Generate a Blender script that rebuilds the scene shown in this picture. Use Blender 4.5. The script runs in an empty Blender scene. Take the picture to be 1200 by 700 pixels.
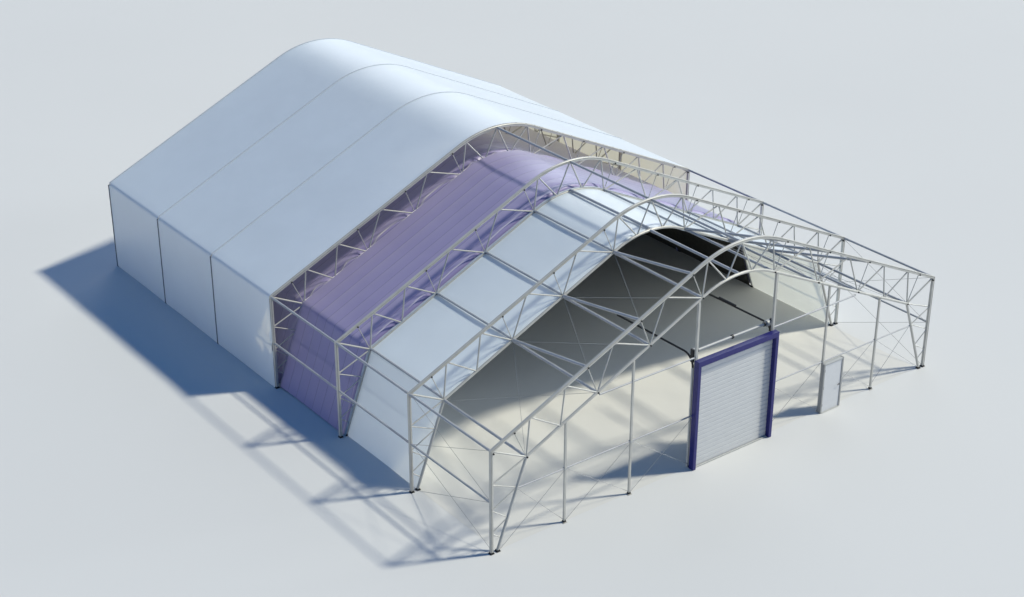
import bpy, math, random
from mathutils import Vector
random.seed(4)
sc = bpy.context.scene
col = sc.collection
W, H, BAY, NF = 22.97, 4.22, 5.0, 7
CX = W / 2

# ------------------------------------------------------------------ materials
def new_mat(name):
    m = bpy.data.materials.new(name); m.use_nodes = True
    nt = m.node_tree
    return m, nt, nt.nodes['Principled BSDF'], nt.nodes['Material Output']

def noise(nt, scale, detail=3, vec=None):
    tc = nt.nodes.new('ShaderNodeTexCoord')
    n = nt.nodes.new('ShaderNodeTexNoise'); n.inputs['Scale'].default_value = scale
    n.inputs['Detail'].default_value = detail
    nt.links.new(tc.outputs['Object'], n.inputs['Vector'])
    return n

def tint(nt, src, c1, c2, p0=0.35, p1=0.65):
    r = nt.nodes.new('ShaderNodeValToRGB')
    r.color_ramp.elements[0].position = p0; r.color_ramp.elements[1].position = p1
    r.color_ramp.elements[0].color = (*c1, 1); r.color_ramp.elements[1].color = (*c2, 1)
    nt.links.new(src, r.inputs['Fac']); return r

def bump(nt, src, bsdf, strength, dist=0.02):
    b = nt.nodes.new('ShaderNodeBump'); b.inputs['Strength'].default_value = strength
    b.inputs['Distance'].default_value = dist
    nt.links.new(src, b.inputs['Height']); nt.links.new(b.outputs['Normal'], bsdf.inputs['Normal'])
    return b

def simple(name, c, rough=0.5, metal=0.0, var=0.08, scale=6, bmp=0.0, spec=0.5):
    m, nt, b, o = new_mat(name)
    n = noise(nt, scale)
    c2 = tuple(min(1, x * (1 + var)) for x in c); c1 = tuple(x * (1 - var) for x in c)
    r = tint(nt, n.outputs['Fac'], c1, c2)
    nt.links.new(r.outputs['Color'], b.inputs['Base Color'])
    b.inputs['Roughness'].default_value = rough; b.inputs['Metallic'].default_value = metal
    b.inputs['Specular IOR Level'].default_value = spec
    if bmp: bump(nt, n.outputs['Fac'], b, bmp)
    return m

def fabric(name, c, transl, tcol, rough=0.45, spec=0.4, var=0.02, sheen=0.0):
    m, nt, b, o = new_mat(name)
    n = noise(nt, 0.5, 4)
    r = tint(nt, n.outputs['Fac'], tuple(x * (1 - var) for x in c), tuple(min(1, x * (1 + var)) for x in c))
    nt.links.new(r.outputs['Color'], b.inputs['Base Color'])
    b.inputs['Roughness'].default_value = rough; b.inputs['Specular IOR Level'].default_value = spec
    b.inputs['Sheen Weight'].default_value = sheen; b.inputs['Sheen Roughness'].default_value = 0.5
    n2 = noise(nt, 1.3, 2); bump(nt, n2.outputs['Fac'], b, 0.25, 0.05)
    if transl > 0:
        t = nt.nodes.new('ShaderNodeBsdfTranslucent'); t.inputs['Color'].default_value = (*tcol, 1)
        mx = nt.nodes.new('ShaderNodeMixShader'); mx.inputs['Fac'].default_value = transl
        nt.links.new(b.outputs[0], mx.inputs[1]); nt.links.new(t.outputs[0], mx.inputs[2])
        nt.links.new(mx.outputs[0], o.inputs['Surface'])
    return m

M = {}
M['ground'] = simple('ground_matte', (0.648, 0.655, 0.655), 1.0, 0, 0.006, 0.06, spec=0.0)
M['metal'] = simple('painted_steel', (0.49, 0.485, 0.45), 0.42, 0.15, 0.07, 1.5)
M['tube'] = simple('galvanised_tube', (0.37, 0.385, 0.41), 0.45, 0.15, 0.07, 1.5)
M['dark'] = simple('black_steel', (0.012, 0.012, 0.014), 0.4, 0.2, 0.1)
M['bolt'] = simple('dark_bolt', (0.03, 0.03, 0.032), 0.45, 0.3, 0.1)
M['cable'] = simple('steel_cable', (0.34, 0.34, 0.33), 0.4, 0.3, 0.05)
M['cover'] = fabric('white_cover', (0.78, 0.88, 0.97), 0.24, (1.0, 0.92, 0.66), 0.36, 0.9, sheen=0.15)
M['liner'] = fabric('white_liner', (0.77, 0.865, 0.96), 0.26, (0.93, 0.91, 0.78), 0.36, 0.8, sheen=0.15)
M['rail'] = simple('keder_rail', (0.46, 0.50, 0.54), 0.5, 0.0, 0.05)
M['seamshade'] = simple('wall_seam_shade', (0.14, 0.15, 0.17), 0.6, 0.0, 0.05)  # shade of the wall seam grooves, put into a dark colour
M['shade_sheet'] = simple('interior_shade', (0.075, 0.070, 0.056), 0.8, 0.0, 0.1, spec=0.2)  # darkness inside the hall, put into the colour of an added sheet
M['blue'] = simple('blue_paint', (0.012, 0.0115, 0.135), 0.35, 0, 0.04)
M['panel'] = simple('door_panel_grey', (0.62, 0.63, 0.64), 0.5, 0, 0.015)
M['greyframe'] = simple('door_frame_grey', (0.45, 0.46, 0.45), 0.45, 0.1, 0.04)
M['jambshade'] = simple('door_jamb_shaded', (0.31, 0.315, 0.31), 0.5, 0.1, 0.04)  # frame grey darkened for the uprights: their shade is put into the colour
M['chrome'] = simple('zinc_shaft', (0.40, 0.415, 0.42), 0.5, 0.1, 0.04)

def purple_mat():
    m, nt, b, o = new_mat('purple_insulation')
    tc = nt.nodes.new('ShaderNodeTexCoord')
    sep = nt.nodes.new('ShaderNodeSeparateXYZ'); nt.links.new(tc.outputs['Object'], sep.inputs[0])
    # stitched seams every 0.625 m along the length of the hall
    def math_(op, a, bv=None):
        n = nt.nodes.new('ShaderNodeMath'); n.operation = op
        if isinstance(a, (int, float)): n.inputs[0].default_value = a
        else: nt.links.new(a, n.inputs[0])
        if bv is not None:
            if isinstance(bv, (int, float)): n.inputs[1].default_value = bv
            else: nt.links.new(bv, n.inputs[1])
        return n.outputs[0]
    y = math_('DIVIDE', sep.outputs['Y'], 0.625)
    fr = math_('FRACT', math_('ADD', y, 0.5))
    d = math_('ABSOLUTE', math_('SUBTRACT', fr, 0.5))          # 0 at the seam
    line = math_('LESS_THAN', d, 0.022)
    n = noise(nt, 0.8, 4)
    r = tint(nt, n.outputs['Fac'], (0.232, 0.200, 0.40), (0.250, 0.216, 0.42))
    mix = nt.nodes.new('ShaderNodeMix'); mix.data_type = 'RGBA'
    nt.links.new(line, mix.inputs['Factor'])
    nt.links.new(r.outputs['Color'], mix.inputs['A']); mix.inputs['B'].default_value = (0.13, 0.115, 0.25, 1)
    nt.links.new(mix.outputs['Result'], b.inputs['Base Color'])
    b.inputs['Roughness'].default_value = 0.46; b.inputs['Specular IOR Level'].default_value = 0.8
    b.inputs['Sheen Weight'].default_value = 0.8; b.inputs['Sheen Roughness'].default_value = 0.45
    h = math_('MINIMUM', d, 0.06)
    bump(nt, h, b, 0.6, 0.1)
    return m
M['purple'] = purple_mat()

def door_mat():
    m, nt, b, o = new_mat('roller_slats')
    n = noise(nt, 2.0, 4)
    r = tint(nt, n.outputs['Fac'], (0.56, 0.57, 0.57), (0.58, 0.59, 0.59))
    nt.links.new(r.outputs['Color'], b.inputs['Base Color'])
    b.inputs['Roughness'].default_value = 0.42
    return m
M['slats'] = door_mat()

# ------------------------------------------------------------------ mesh tools
class MB:
    def __init__(s): s.v = []; s.f = []; s.smooth = []
    def add(s, vs, fs, smooth=False):
        o = len(s.v); s.v += [tuple(v) for v in vs]
        s.f += [tuple(i + o for i in f) for f in fs]; s.smooth += [smooth] * len(fs)
        return s
    def tube(s, p, q, r, n=12, cap=True):
        p, q = Vector(p), Vector(q); d = (q - p).normalized()
        u = d.orthogonal().normalized(); w = d.cross(u)
        vs = []
        for c in (p, q):
            for i in range(n):
                a = 2 * math.pi * i / n
                vs.append(c + r * (math.cos(a) * u + math.sin(a) * w))
        s.add(vs, [(i, (i + 1) % n, n + (i + 1) % n, n + i) for i in range(n)], True)
        if cap: s.add(vs[:n], [tuple(reversed(range(n)))]); s.add(vs[n:], [tuple(range(n))])
        return s
    def box(s, lo, hi):
        (a, b, c), (d, e, f) = lo, hi
        vs = [(a, b, c), (d, b, c), (d, e, c), (a, e, c), (a, b, f), (d, b, f), (d, e, f), (a, e, f)]
        return s.add(vs, [(0, 3, 2, 1), (4, 5, 6, 7), (0, 1, 5, 4), (1, 2, 6, 5), (2, 3, 7, 6), (3, 0, 4, 7)])
    def sweep(s, pts, prof, y0=0.0, smooth=False):
        """sweep PROF (list of (across y, along outward normal)) along PTS (x, z) in a frame plane"""
        n = len(prof); rings = []
        for i, (x, z) in enumerate(pts):
            def nd(a, b):
                dx, dz = b[0] - a[0], b[1] - a[1]; l = math.hypot(dx, dz); return dx / l, dz / l
            d1 = nd(pts[i - 1], pts[i]) if i else nd(pts[0], pts[1])
            d2 = nd(pts[i], pts[i + 1]) if i < len(pts) - 1 else d1
            tx, tz = d1[0] + d2[0], d1[1] + d2[1]; l = math.hypot(tx, tz); tx /= l; tz /= l
            k = 1 / max(0.5, tx * d2[0] + tz * d2[1])
            rings.append([(x - tz * b * k, y0 + a, z + tx * b * k) for a, b in prof])
        vs = [v for r in rings for v in r]; fs = []
        for i in range(len(pts) - 1):
            for j in range(n):
                fs.append((i * n + j, i * n + (j + 1) % n, (i + 1) * n + (j + 1) % n, (i + 1) * n + j))
        s.add(vs, fs, smooth)
        s.add(rings[0], [tuple(range(n))]); s.add(rings[-1], [tuple(reversed(range(n)))])
        return s
    def path(s, pts, r, n=10):
        for a, b in zip(pts[:-1], pts[1:]): s.tube(a, b, r, n)
        return s
    def mesh(s, name, m):
        me = bpy.data.meshes.new(name); me.from_pydata(s.v, [], s.f)
        me.materials.append(m); me.polygons.foreach_set('use_smooth', s.smooth); me.update()
        return me

def link(name, me, parent=None, loc=(0, 0, 0)):
    o = bpy.data.objects.new(name, me); col.objects.link(o); o.location = loc
    if parent: o.parent = parent
    return o

# ------------------------------------------------------------------ frame geometry
SO, SL = 0.457, 0.466                       # rafter slopes of outer and inner chord
XO, XL = 9.45, 9.75                         # where the crown arcs begin
thO, thL = math.atan(SO), math.atan(SL)
RO = (CX - XO) / math.sin(thO); RL = (CX - XL) / math.sin(thL)
L0 = (1.53, 3.45)
def zo(x):
    x = min(x, W - x)
    if x <= XO: return H + SO * x
    zc = H + SO * XO - RO * math.cos(thO)
    return zc + math.sqrt(RO * RO - (CX - x) ** 2)
def zl(x):
    x = min(x, W - x)
    if x <= L0[0]: return L0[1] * (x - 0.25) / (L0[0] - 0.25)
    if x <= XL: return L0[1] + SL * (x - L0[0])
    zc = L0[1] + SL * (XL - L0[0]) - RL * math.cos(thL)
    return zc + math.sqrt(RL * RL - (CX - x) ** 2)
def outer_path(step=0.22, dense=None):
    xs = []
    if dense:
        n = int(H / dense); left = [(0, H * i / n) for i in range(n)]
        n2 = int(XO / dense); left += [(XO * i / n2, H + SO * XO * i / n2) for i in range(n2 + 1)]
    else:
        left = [(0, 0), (0, H), (XO, zo(XO))]
    k = int((CX - XO) / step)
    left += [(XO + (CX - XO) * i / k, zo(XO + (CX - XO) * i / k)) for i in range(1, k)]
    return left + [(CX, zo(CX))] + [(W - x, z) for x, z in reversed(left)]
def inner_path(step=0.22, dense=None):
    if dense:
        n = int(3.68 / dense); left = [(0.25 + (L0[0] - 0.25) * i / n, L0[1] * i / n) for i in range(n)]
        n2 = int((XL - L0[0]) / dense)
        left += [(L0[0] + (XL - L0[0]) * i / n2, L0[1] + SL * (XL - L0[0]) * i / n2) for i in range(n2 + 1)]
    else:
        left = [(0.25, 0), L0, (XL, zl(XL))]
    k = int((CX - XL) / step)
    left += [(XL + (CX - XL) * i / k, zl(XL + (CX - XL) * i / k)) for i in range(1, k)]
    return left + [(CX, zl(CX))] + [(W - x, z) for x, z in reversed(left)]
def bev(w, h, c):
    w /= 2; h /= 2
    return [(-w + c, -h), (w - c, -h), (w, -h + c), (w, h - c), (w - c, h), (-w + c, h), (-w, h - c), (-w, -h + c)]
def groove(w, h):                           # aluminium-type section with a track in both flanks
    w /= 2; h /= 2; g = 0.018; c = 0.012
    right = [(w - c, -h), (w, -h + c), (w, 0.012), (w - g, 0.012), (w - g, 0.036), (w, 0.036), (w, h - c), (w - c, h)]
    return right + [(-a, b) for a, b in reversed(right)]
UX = [0, 1.68, 3.24, 5.40, 7.80, 9.82, CX]
BX = [0.97, 4.22, 6.64, 9.08]
LX = [1.53, 3.05, 4.72, 7.14, 9.63, 10.82]
U = [(x, zo(x)) for x in UX]; B = [(x, zo(x)) for x in BX]; Lo = [(x, zl(x)) for x in LX]
def leg_in(z): return (0.25 + (L0[0] - 0.25) * z / L0[1], z)
webs = [(U[0], Lo[0], .040), (Lo[0], U[1], .036), (U[1], Lo[1], .034), (Lo[1], U[2], .034), (U[2], Lo[2], .034),
        (Lo[2], U[3], .034), (U[3], Lo[3], .034), (Lo[3], U[4], .034), (U[4], Lo[4], .034), (Lo[4], U[5], .034),
        (U[5], Lo[5], .034), (Lo[5], U[6], .034),
        (B[0], Lo[0], .020), (B[1], Lo[2], .020), (B[2], Lo[3], .020), (B[3], Lo[4], .020)]
legw = [(Lo[0], (0, 2.85), .034), ((0, 2.85), leg_in(2.35), .026), (leg_in(2.35), (0, 1.80), .026),
        ((0, 1.80), leg_in(1.25), .024), (leg_in(1.25), (0, 0.85), .024), ((0, 0.85), leg_in(0.5), .022)]
mir = lambda p: (W - p[0], p[1])
all_webs = [(a, b, r) for a, b, r in webs + legw] + [(mir(a), mir(b), r) for a, b, r in webs + legw]
def web_mb(a, b, r, mb=None):
    mb = mb or MB()
    return mb.tube((a[0], 0, a[1]), (b[0], 0, b[1]), r * 0.88, 10)

# ------------------------------------------------------------------ the hall
hall = bpy.data.objects.new('tent_hall', None); col.objects.link(hall)
hall.location = (0, 0, 0)
hall['label'] = 'white fabric tent hall with bare steel trusses at its front, purple insulation and blue-framed door'
hall['category'] = 'building'

me_outer = MB().sweep(outer_path(), groove(0.115, 0.118)).mesh('portal_frame', M['metal'])
me_inner = MB().sweep(inner_path(), bev(0.105, 0.10, 0.026)).mesh('inner_chord', M['metal'])
me_webs = [web_mb(a, b, r).mesh('strut', M['metal']) for a, b, r in all_webs]
mbl = MB()
for a, b, r in all_webs: web_mb(a, b, r, mbl)
me_lattice = mbl.mesh('lattice', M['metal'])
me_foot = MB().box((-0.085, -0.085, 0.004), (0.085, 0.085, 0.022)).box((-0.066, -0.066, 0.022), (0.066, 0.066, 0.07)).mesh('foot', M['bolt'])
def bolt_mesh(r=0.034, l=0.085):
    return MB().tube((0, -l, 0), (0, l, 0), r, 10).tube((0, -l - .02, 0), (0, -l, 0), r * .55, 8).mesh('bolt', M['bolt'])
me_bolt = bolt_mesh()
frames = []
for i in range(NF):
    y = i * BAY
    fr = link('portal_frame', me_outer, hall, (0, y, 0)); frames.append(fr)
    link('inner_chord', me_inner, fr)
    if i < 2:
        for k, me in enumerate(me_webs): link('strut', me, fr)
    else:
        o = link('strut', me_lattice, fr); o['kind'] = 'stuff'
    for x in (0, 0.27, W - 0.27, W): link('foot', me_foot, fr, (x, 0, 0))
    if i < 4:
        for p in [(0.06, H - 0.1)] + [(b[0], b[1] - .04) for b in B] + [(l[0], l[1]) for l in (Lo[0], Lo[2], Lo[3], Lo[4])]:
            for q in (p, mir(p)): link('bolt', me_bolt, fr, (q[0], 0, q[1]))

# ------------------------------------------------------------------ purlins
def purlin(p, q, r=0.05, m='tube', name='purlin'):
    mb = MB().tube(p, q, r, 12)
    d = (Vector(q) - Vector(p)); d.normalize()
    if r > 0.03:                            # spigot ends
        mb.tube(Vector(p) + d * .10, Vector(p) + d * .20, r * 1.14, 12)
        mb.tube(Vector(q) - d * .20, Vector(q) - d * .10, r * 1.14, 12)
    return link(name, mb.mesh(name, M[m]), hall)
e = 0.05
for i in range(NF - 1):
    ya, yb = i * BAY + e, (i + 1) * BAY - e
    for s in (0, 1):
        X = (lambda x: W - x) if s else (lambda x: x)
        if i < 3: purlin((X(0), ya, H), (X(0), yb, H), 0.048)
        else: purlin((X(0.05), ya, H - .05), (X(0.05), yb, H - .05), 0.04)
        xm = 0.0 if i < 3 else 0.05
        purlin((X(xm), ya, 2.12), (X(xm), yb, 2.12), 0.042)
        if i < 2:
            for k in (0, 2, 3, 4):
                dz = 0.0 if i == 0 else 0.045
                purlin((X(Lo[k][0]), ya, Lo[k][1] + dz), (X(Lo[k][0]), yb, Lo[k][1] + dz), 0.054 if i == 0 else 0.045)
            if i == 0:
                for k, b in ((2, B[1]), (3, B[2]), (4, B[3])):
                    purlin((X(b[0]), ya, b[1] - .03), (X(Lo[k][0]), yb, Lo[k][1] + .03), 0.056)
    purlin((CX, ya, zo(CX) - 0.02), (CX, yb, zo(CX) - 0.02), 0.05)
    if i < 2: purlin((CX, ya, zl(CX) + (0 if i == 0 else .06)), (CX, yb, zl(CX) + (0 if i == 0 else .06)), 0.058)

# ------------------------------------------------------------------ bracing cables
def cable(p, q): return purlin(p, q, 0.0075, 'cable', 'brace_cable')
y1 = BAY - e
for s in (0, 1):
    X = (lambda x: W - x) if s else (lambda x: x)
    for a, b in ((0, 2), (2, 3), (3, 4)):
        for j, k in ((a, b), (b, a)):
            cable((X(Lo[j][0]), y1, Lo[j][1] - .03), (X(Lo[k][0]), e, Lo[k][1] - .03))
    for z0, z1 in ((0.1, 2.1), (2.1, 4.2)):
        cable((X(0.04), y1, z0), (X(0.04), e, z1)); cable((X(0.04), y1, z1), (X(0.04), e, z0))

# ------------------------------------------------------------------ front wall posts and girts
PX = [3.29, 6.40, 9.50]
ZG, ZH = 2.31, 4.80
posts = PX + [W - x for x in PX[:2]] + [13.50]
for x in posts:
    w = 0.038 if x not in (9.50, 13.50) else 0.048
    mb = MB().box((x - w, -w, 0.02), (x + w, w, zl(x) - 0.05)).box((x - .09, -.09, .004), (x + .09, .09, .02))
    o = link('wall_post', mb.mesh('wall_post', M['metal']), hall)
    c = link('clamp', MB().box((x - w - .02, -w - .02, ZG - .05), (x + w + .02, w + .02, ZG + .03)).mesh('clamp', M['greyframe']), o)
    link('foot', MB().box((x - w - .015, -w - .015, .022), (x + w + .015, w + .015, .09)).mesh('foot', M['bolt']), o)
xs = [1.10] + PX
for s in (0, 1):
    X = (lambda x: W - x) if s else (lambda x: x)
    for a, b in zip(xs[:-1], xs[1:]): purlin((X(a + .07), 0, ZG), (X(b - .07), 0, ZG), 0.03, 'tube', 'girt')
    purlin((X(4.82), 0, ZH + 0.02), (X(9.42), 0, ZH), 0.034, 'tube', 'girt')
    for j, (a, b) in enumerate(zip(xs[:-1], xs[1:])):
        a0 = 0.36 if j == 0 else a
        cable((X(a0), -.05, 0.1), (X(b), -.05, ZG)); cable((X(a), .05, ZG), (X(b), .05, 0.1))

# ------------------------------------------------------------------ roller door
DX0, DX1, DZ = 9.40, 13.62, 4.70
mb = MB()
ns = 24; zt = DZ - .18
for k in range(ns):
    z0 = 0.02 + (zt - .02) * k / ns; z1 = 0.02 + (zt - .02) * (k + 1) / ns - 0.004
    prof = [(-.0, z0), (-.012, z0 + .014), (-.012, z1 - .026), (-.003, z1 - .008), (.0, z1)]
    n = len(prof)
    vs = [(x, yy, zz) for x in (DX0 + .12, DX1 - .12) for yy, zz in prof]
    mb.add(vs, [(j, j + n, j + n + 1, j + 1) for j in range(n - 1)])
mb.box((DX0 + .12, .004, .02), (DX1 - .12, .05, zt))
door = link('roller_door', mb.mesh('roller_door', M['slats']), hall, (0, -0.07, 0))
def rb(lo, hi, m, name, parent, bevel=0.012):
    o = link(name, MB().box(lo, hi).mesh(name, M[m]), parent)
    b = o.modifiers.new('bevel', 'BEVEL'); b.width = bevel; b.segments = 2
    return o
j1 = rb((DX0, -.20, 0.01), (DX0 + .155, .05, DZ - .222), 'blue', 'jamb', door)
j2 = rb((DX1 - .155, -.20, 0.01), (DX1, .05, DZ - .222), 'blue', 'jamb', door)
j3 = rb((DX0, -.20, DZ - .22), (DX1, .05, DZ), 'blue', 'lintel', door)
rb((DX0 + .17, -.10, .01), (DX1 - .17, -.03, .05), 'greyframe', 'bottom_seal', door, .006)
# shaft, drums, brackets and tracks behind the lintel
ys, zs_ = 0.30, 4.92
link('shaft', MB().tube((DX0 + .15, ys, zs_), (DX1 - .15, ys, zs_), .055, 16).mesh('shaft', M['chrome']), door)
for x in (DX0 + .34, (DX0 + DX1) / 2 + .05, DX1 - .36):
    link('bearing', MB().tube((x - .04, ys, zs_), (x + .04, ys, zs_), .085, 16).mesh('bearing', M['bolt']), door)
for x in (DX0 + .17, DX1 - .17):
    link('drum', MB().tube((x - .09, ys, zs_), (x + .09, ys, zs_), .13, 20).mesh('drum', M['chrome']), door)
for x in (DX0 + .05, DX1 - .05):
    rb((x - .04, .14, 4.55), (x + .04, .30, 5.10), 'dark', 'bracket', door)
for x, yl in ((DX0 + .04, 4.5), (DX1 - .06, 3.9)):
    pts = [(x, .16, 0.3), (x, .16, 4.35)]
    for k in range(1, 9):
        a = math.pi / 2 * k / 8; pts.append((x, .16 + .5 * (1 - math.cos(a)), 4.35 + .5 * math.sin(a)))
    pts.append((x, yl, 4.80))
    o = link('guide_rail', MB().path(pts[1:], .042, 8).mesh('guide_rail', M['dark']), door)
    link('upright_rail', MB().box((x - .04, .12, .02), (x + .04, .19, 4.34)).mesh('upright_rail', M['greyframe']), door)
link('spring', MB().tube((DX1 - .06, 2.2, 4.86), (DX1 - .06, 3.1, 4.85), .07, 12).mesh('spring', M['dark']), door)

# ------------------------------------------------------------------ man door
MX0, MX1, MZ = 16.46, 17.64, 2.26
leaf = rb((MX0 + .10, -.16, .03), (MX1 - .09, -.11, MZ - .08), 'panel', 'side_door', hall, .006)
for lo, hi in (((MX0 + .02, -.19, .01), (MX0 + .10, .0, MZ)), ((MX1 - .09, -.18, .01), (MX1, .0, MZ)),
               ((MX0 + .102, -.18, MZ - .08), (MX1 - .092, .0, MZ)), ((MX0 + .102, -.22, .01), (MX1 - .092, -.06, .028))):
    rb(lo, hi, 'jambshade' if hi[2] == MZ and lo[2] < 1 else 'greyframe', 'door_frame', leaf, .008)
hm = MB().tube((MX1 - .17, -.165, 1.08), (MX1 - .17, -.22, 1.08), .014, 8).tube((MX1 - .17, -.22, 1.08), (MX1 - .30, -.22, 1.08), .013, 8)
link('door_handle', hm.mesh('door_handle', M['bolt']), leaf)
for z in (.35, 1.15, 1.95):
    link('hinge', MB().tube((MX0 + .105, -.175, z - .06), (MX0 + .105, -.175, z + .06), .014, 8).mesh('hinge', M['bolt']), leaf)

# ------------------------------------------------------------------ membranes
def arclen(path):
    s = [0]
    for a, b in zip(path[:-1], path[1:]): s.append(s[-1] + math.hypot(b[0] - a[0], b[1] - a[1]))
    return s
def normals(path):
    out = []
    for i in range(len(path)):
        a = path[max(0, i - 1)]; b = path[min(len(path) - 1, i + 1)]
        dx, dz = b[0] - a[0], b[1] - a[1]; l = math.hypot(dx, dz); out.append((-dz / l, dx / l))
    return out
def sheet(name, path, ys_, off, disp, m):
    S = arclen(path); N = normals(path); vs = []
    for y in ys_:
        for i, (x, z) in enumerate(path):
            d = off + disp(S[i], y, x, z)
            px, pz = x + N[i][0] * d, z + N[i][1] * d
            vs.append((px, y, max(0.006, pz)))
    n = len(path)
    fs = [(j * n + i, j * n + i + 1, (j + 1) * n + i + 1, (j + 1) * n + i) for j in range(len(ys_) - 1) for i in range(n - 1)]
    mb = MB().add(vs, fs, True)
    return link(name, mb.mesh(name, M[m]), hall)

ip = inner_path(0.12, 0.12)
SI = arclen(ip)
nodes = [0.0]
for x in LX: nodes.append(min(range(len(ip) // 2 + 1), key=lambda i: abs(ip[i][0] - x)))
nodes = [0.0] + [SI[k] for k in nodes[1:]]
tot = SI[-1]
nodes = nodes + [tot - s for s in reversed(nodes)]
def phase(s):
    for a, b in zip(nodes[:-1], nodes[1:]):
        if a <= s <= b and b > a: return (s - a) / (b - a), (b - a)
    return 0.0, 1.0
def pucker(s, ed, x, amp, tucked=True):
    """insulation pulled down to the truss nodes and puffing up between them; creases fan out of each node"""
    if ed > 1.6: return 0
    ph, ln = phase(s)
    wall = 0.45 if (x < 1.5 or x > W - 1.5) else 1.0
    arch = math.sin(math.pi * ph) ** 0.8
    puff = 0.085 * arch * math.exp(-((ed - 0.13) / 0.13) ** 2)
    up = 0.03 * arch * math.exp(-((ed - 0.75) / 0.3) ** 2)
    # creases: ridges whose height depends on the direction seen from the node
    t = (ph * ln)
    ang = math.atan2(ed + 0.02, t + 0.02)
    ang2 = math.atan2(ed + 0.02, ln - t + 0.02)
    fade = math.exp(-ed / 0.55) * min(1, ed / 0.1)
    cre = 0.035 * fade * (math.sin(ang * 13) * math.exp(-t / 1.0) + math.sin(ang2 * 16 + 1) * math.exp(-(ln - t) / 0.8))
    edge = -0.13 * math.exp(-(ed / 0.05) ** 2) if tucked else 0
    return amp * wall * (puff + up + cre) + edge * wall * amp
def yrange(a, b, fine_a, fine_b, step=0.25):
    out = [a]; y = a
    while y < b - 1e-6:
        d = step
        if fine_a and y - a < 1.5: d = 0.045
        if fine_b and b - y < 1.6: d = 0.045
        y = min(b, y + d); out.append(y)
    return out
def disp_purple(s, y, x, z):
    d = pucker(s, y - 10.07, x, 1.0)
    if y <= 15.0: d += 0.05 * max(0, 1 - (15 - y) / 1.2)
    else:
        ed = y - 15; ph, ln = phase(s)
        near = min(ph, 1 - ph) * ln
        d += pucker(s, ed, x, 1.0, False) * 0.8 - 0.22 * math.exp(-((ed - .16) / .14) ** 2) * math.exp(-(near / .5) ** 2) + 0.05 * math.exp(-ed / .1)
    d += 0.012 * (abs(math.sin(math.pi * y / 0.625)) ** 0.5)
    return d
sheet('interior_shade_sheet', inner_path(0.3, 0.5), [10.1, 15, 20, 25, 29.85], -0.07, lambda s, y, x, z: 0, 'shade_sheet')  # added dark sheet under the insulation, painting the interior shade
sheet('insulation_layer', ip, yrange(10.07, 14.95, 1, 1, .078) + yrange(15.0, 29.9, 1, 0, .156), 0.085, disp_purple, 'purple')
def disp_liner(s, y, x, z):
    d = 0.55 * pucker(s, y - 5.07, x, 1.0)
    d += -0.02 * math.sin(math.pi * min(1, max(0, (y - 5) / 5)))
    return d
sheet('inner_lining', ip, yrange(5.06, 9.97, 1, 0, .15), -0.02, disp_liner, 'liner')

def rounded_eave(path, r=0.16):
    def arc(sx, x0):
        a = math.atan(SO); out = []
        t = r * math.tan((math.pi / 2 - a) / 2)
        for k in range(7):
            th = (math.pi / 2 - a) * k / 6
            out.append((x0 + sx * (r - r * math.cos(th)), H - t + r * math.sin(th)))
        return out
    left = [p for p in path if p[0] == 0 and p[1] < H - .15] + arc(1, 0)
    mid = [p for p in path if 0.25 < p[0] < W - .25]
    return left + mid + [(W - x, z) for x, z in reversed(left)]
op = rounded_eave(outer_path(0.12, 0.2))
def disp_cover(s, y, x, z):
    d = -0.012 * math.sin(math.pi * ((y / 5) % 1.0)) ** 1.0
    # gathers where the cover is tied at mid height of the first wall
    if x < 0.01:
        u, v = y - 15.0, z - 1.9
        r = math.hypot(u, v * .8)
        a = math.atan2(v, u + .05)
        d += 0.05 * math.exp(-(r / .62) ** 2) * math.sin(a * 7 + .6) * min(1, r / .15)
    return d
cover_end = 30.07
sheet('outer_cover', op, yrange(15.03, cover_end, 1, 0, .2), 0.078, disp_cover, 'cover')
# rear gable sheet
gp = [(x, z) for x, z in outer_path(0.3)]
gv = [(x, cover_end - .002, z) for x, z in gp]
link('gable_cover', MB().add(gv, [tuple(range(len(gv)))]).mesh('gable_cover', M['cover']), hall)
# keder rails between the strips of cover
for y, w in ((20, .052), (25, .052), (30.05, .06)):
    prof = [(-w / 2, .055), (w / 2, .055), (w / 2, .098), (w / 4, .107), (-w / 4, .107), (-w / 2, .098)]
    cr = link('cover_rail', MB().sweep([(0, H + .001)] + [p for p in outer_path()[2:-2]] + [(W, H + .001)], prof, y).mesh('cover_rail', M['rail']), hall)
    for x0, x1 in ((-.108, -.055), (W + .055, W + .108)):
        link('seam_shade_strip', MB().box((x0, y - .019, .006), (x1, y + .019, H - .01)).mesh('seam_shade_strip', M['seamshade']), cr)  # dark strip painting the shaded groove of each wall seam
# clamping strips holding the edges of lining, insulation and cover
link('edge_strip', MB().sweep(inner_path(), [(-.05, .058), (.055, .058), (.055, .072), (-.05, .072)], 10.0).mesh('edge_strip', M['rail']), hall)

# ------------------------------------------------------------------ ground
g = MB().add([(-500, -500, 0), (500, -500, 0), (500, 500, 0), (-500, 500, 0)], [(0, 1, 2, 3)])
gr = link('ground', g.mesh('ground', M['ground'])); gr['kind'] = 'structure'
gr['label'] = 'smooth pale blue-grey floor that the tent hall stands on'; gr['category'] = 'ground'

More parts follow.
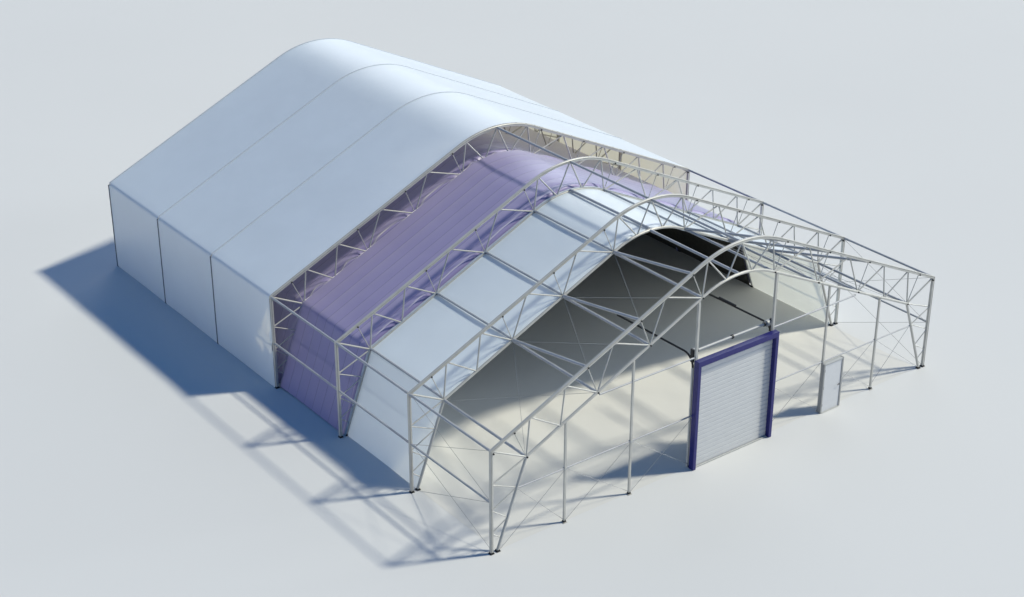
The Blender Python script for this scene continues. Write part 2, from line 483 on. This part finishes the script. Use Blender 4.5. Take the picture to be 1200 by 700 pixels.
M['floor'] = simple('floor_warm_light', (0.638, 0.634, 0.612), 1.0, 0, 0.008, 0.3, spec=0.0)  # warm light inside the hall is put into this colour
fl = link('floor', MB().add([(0.3, 0.05, .0036), (W - 0.3, 0.05, .0036), (W - 0.3, 29.9, .0036), (0.3, 29.9, .0036)], [(0, 1, 2, 3)]).mesh('floor', M['floor']))  # sheet added over the ground to carry the warm tint
fl['kind'] = 'structure'; fl['label'] = 'added floor sheet inside the tent hall, warm inside light put into its cream colour'; fl['category'] = 'floor'

# ------------------------------------------------------------------ light
w = bpy.data.worlds.new('World'); sc.world = w; w.use_nodes = True
bg = w.node_tree.nodes['Background']; bg.inputs['Color'].default_value = (0.10, 0.385, 1.0, 1); bg.inputs['Strength'].default_value = 0.32
def lamp(name, direction, dist, radius, power, color):
    l = bpy.data.lights.new(name, 'AREA'); l.shape = 'DISK'; l.size = radius * 2; l.energy = power; l.color = color
    o = bpy.data.objects.new(name, l); col.objects.link(o)
    d = Vector(direction).normalized(); o.location = Vector((CX, 12, 2)) + d * dist
    o.rotation_euler = d.to_track_quat('Z', 'Y').to_euler()
    return o
lamp('key_lamp', (.79, -.385, 1.0), 3000, 132, math.pi ** 2 * 3000 ** 2 * 1.12, (1.0, 0.955, 0.79))
lamp('soft_box', (.60, .66, .36), 3000, 1020, math.pi ** 2 * 3000 ** 2 * 0.25, (0.95, 0.98, 1.0))
lamp('rim_lamp', (1, -.35, .065), 700, 80, math.pi ** 2 * 700 ** 2 * 0.62, (0.93, 0.98, 1.0))
lamp('fill_lamp', (-1, .05, .045), 400, 50, math.pi ** 2 * 400 ** 2 * 0.19, (1.0, 0.98, 0.86))

# ------------------------------------------------------------------ camera
cam = bpy.data.cameras.new('camera'); co = bpy.data.objects.new('camera', cam); col.objects.link(co)
cam.sensor_width = 36; cam.lens = 36 * 1958.26 / 1200
co.location = (-29.1085, -39.3908, 34.2355); co.rotation_euler = (1.11231, -0.00162, -0.65009)
cam.clip_start = 0.5; cam.clip_end = 3000
sc.camera = co
sc.view_settings.view_transform = 'Standard'; sc.view_settings.look = 'None'
sc.view_settings.exposure = 0; sc.view_settings.gamma = 1
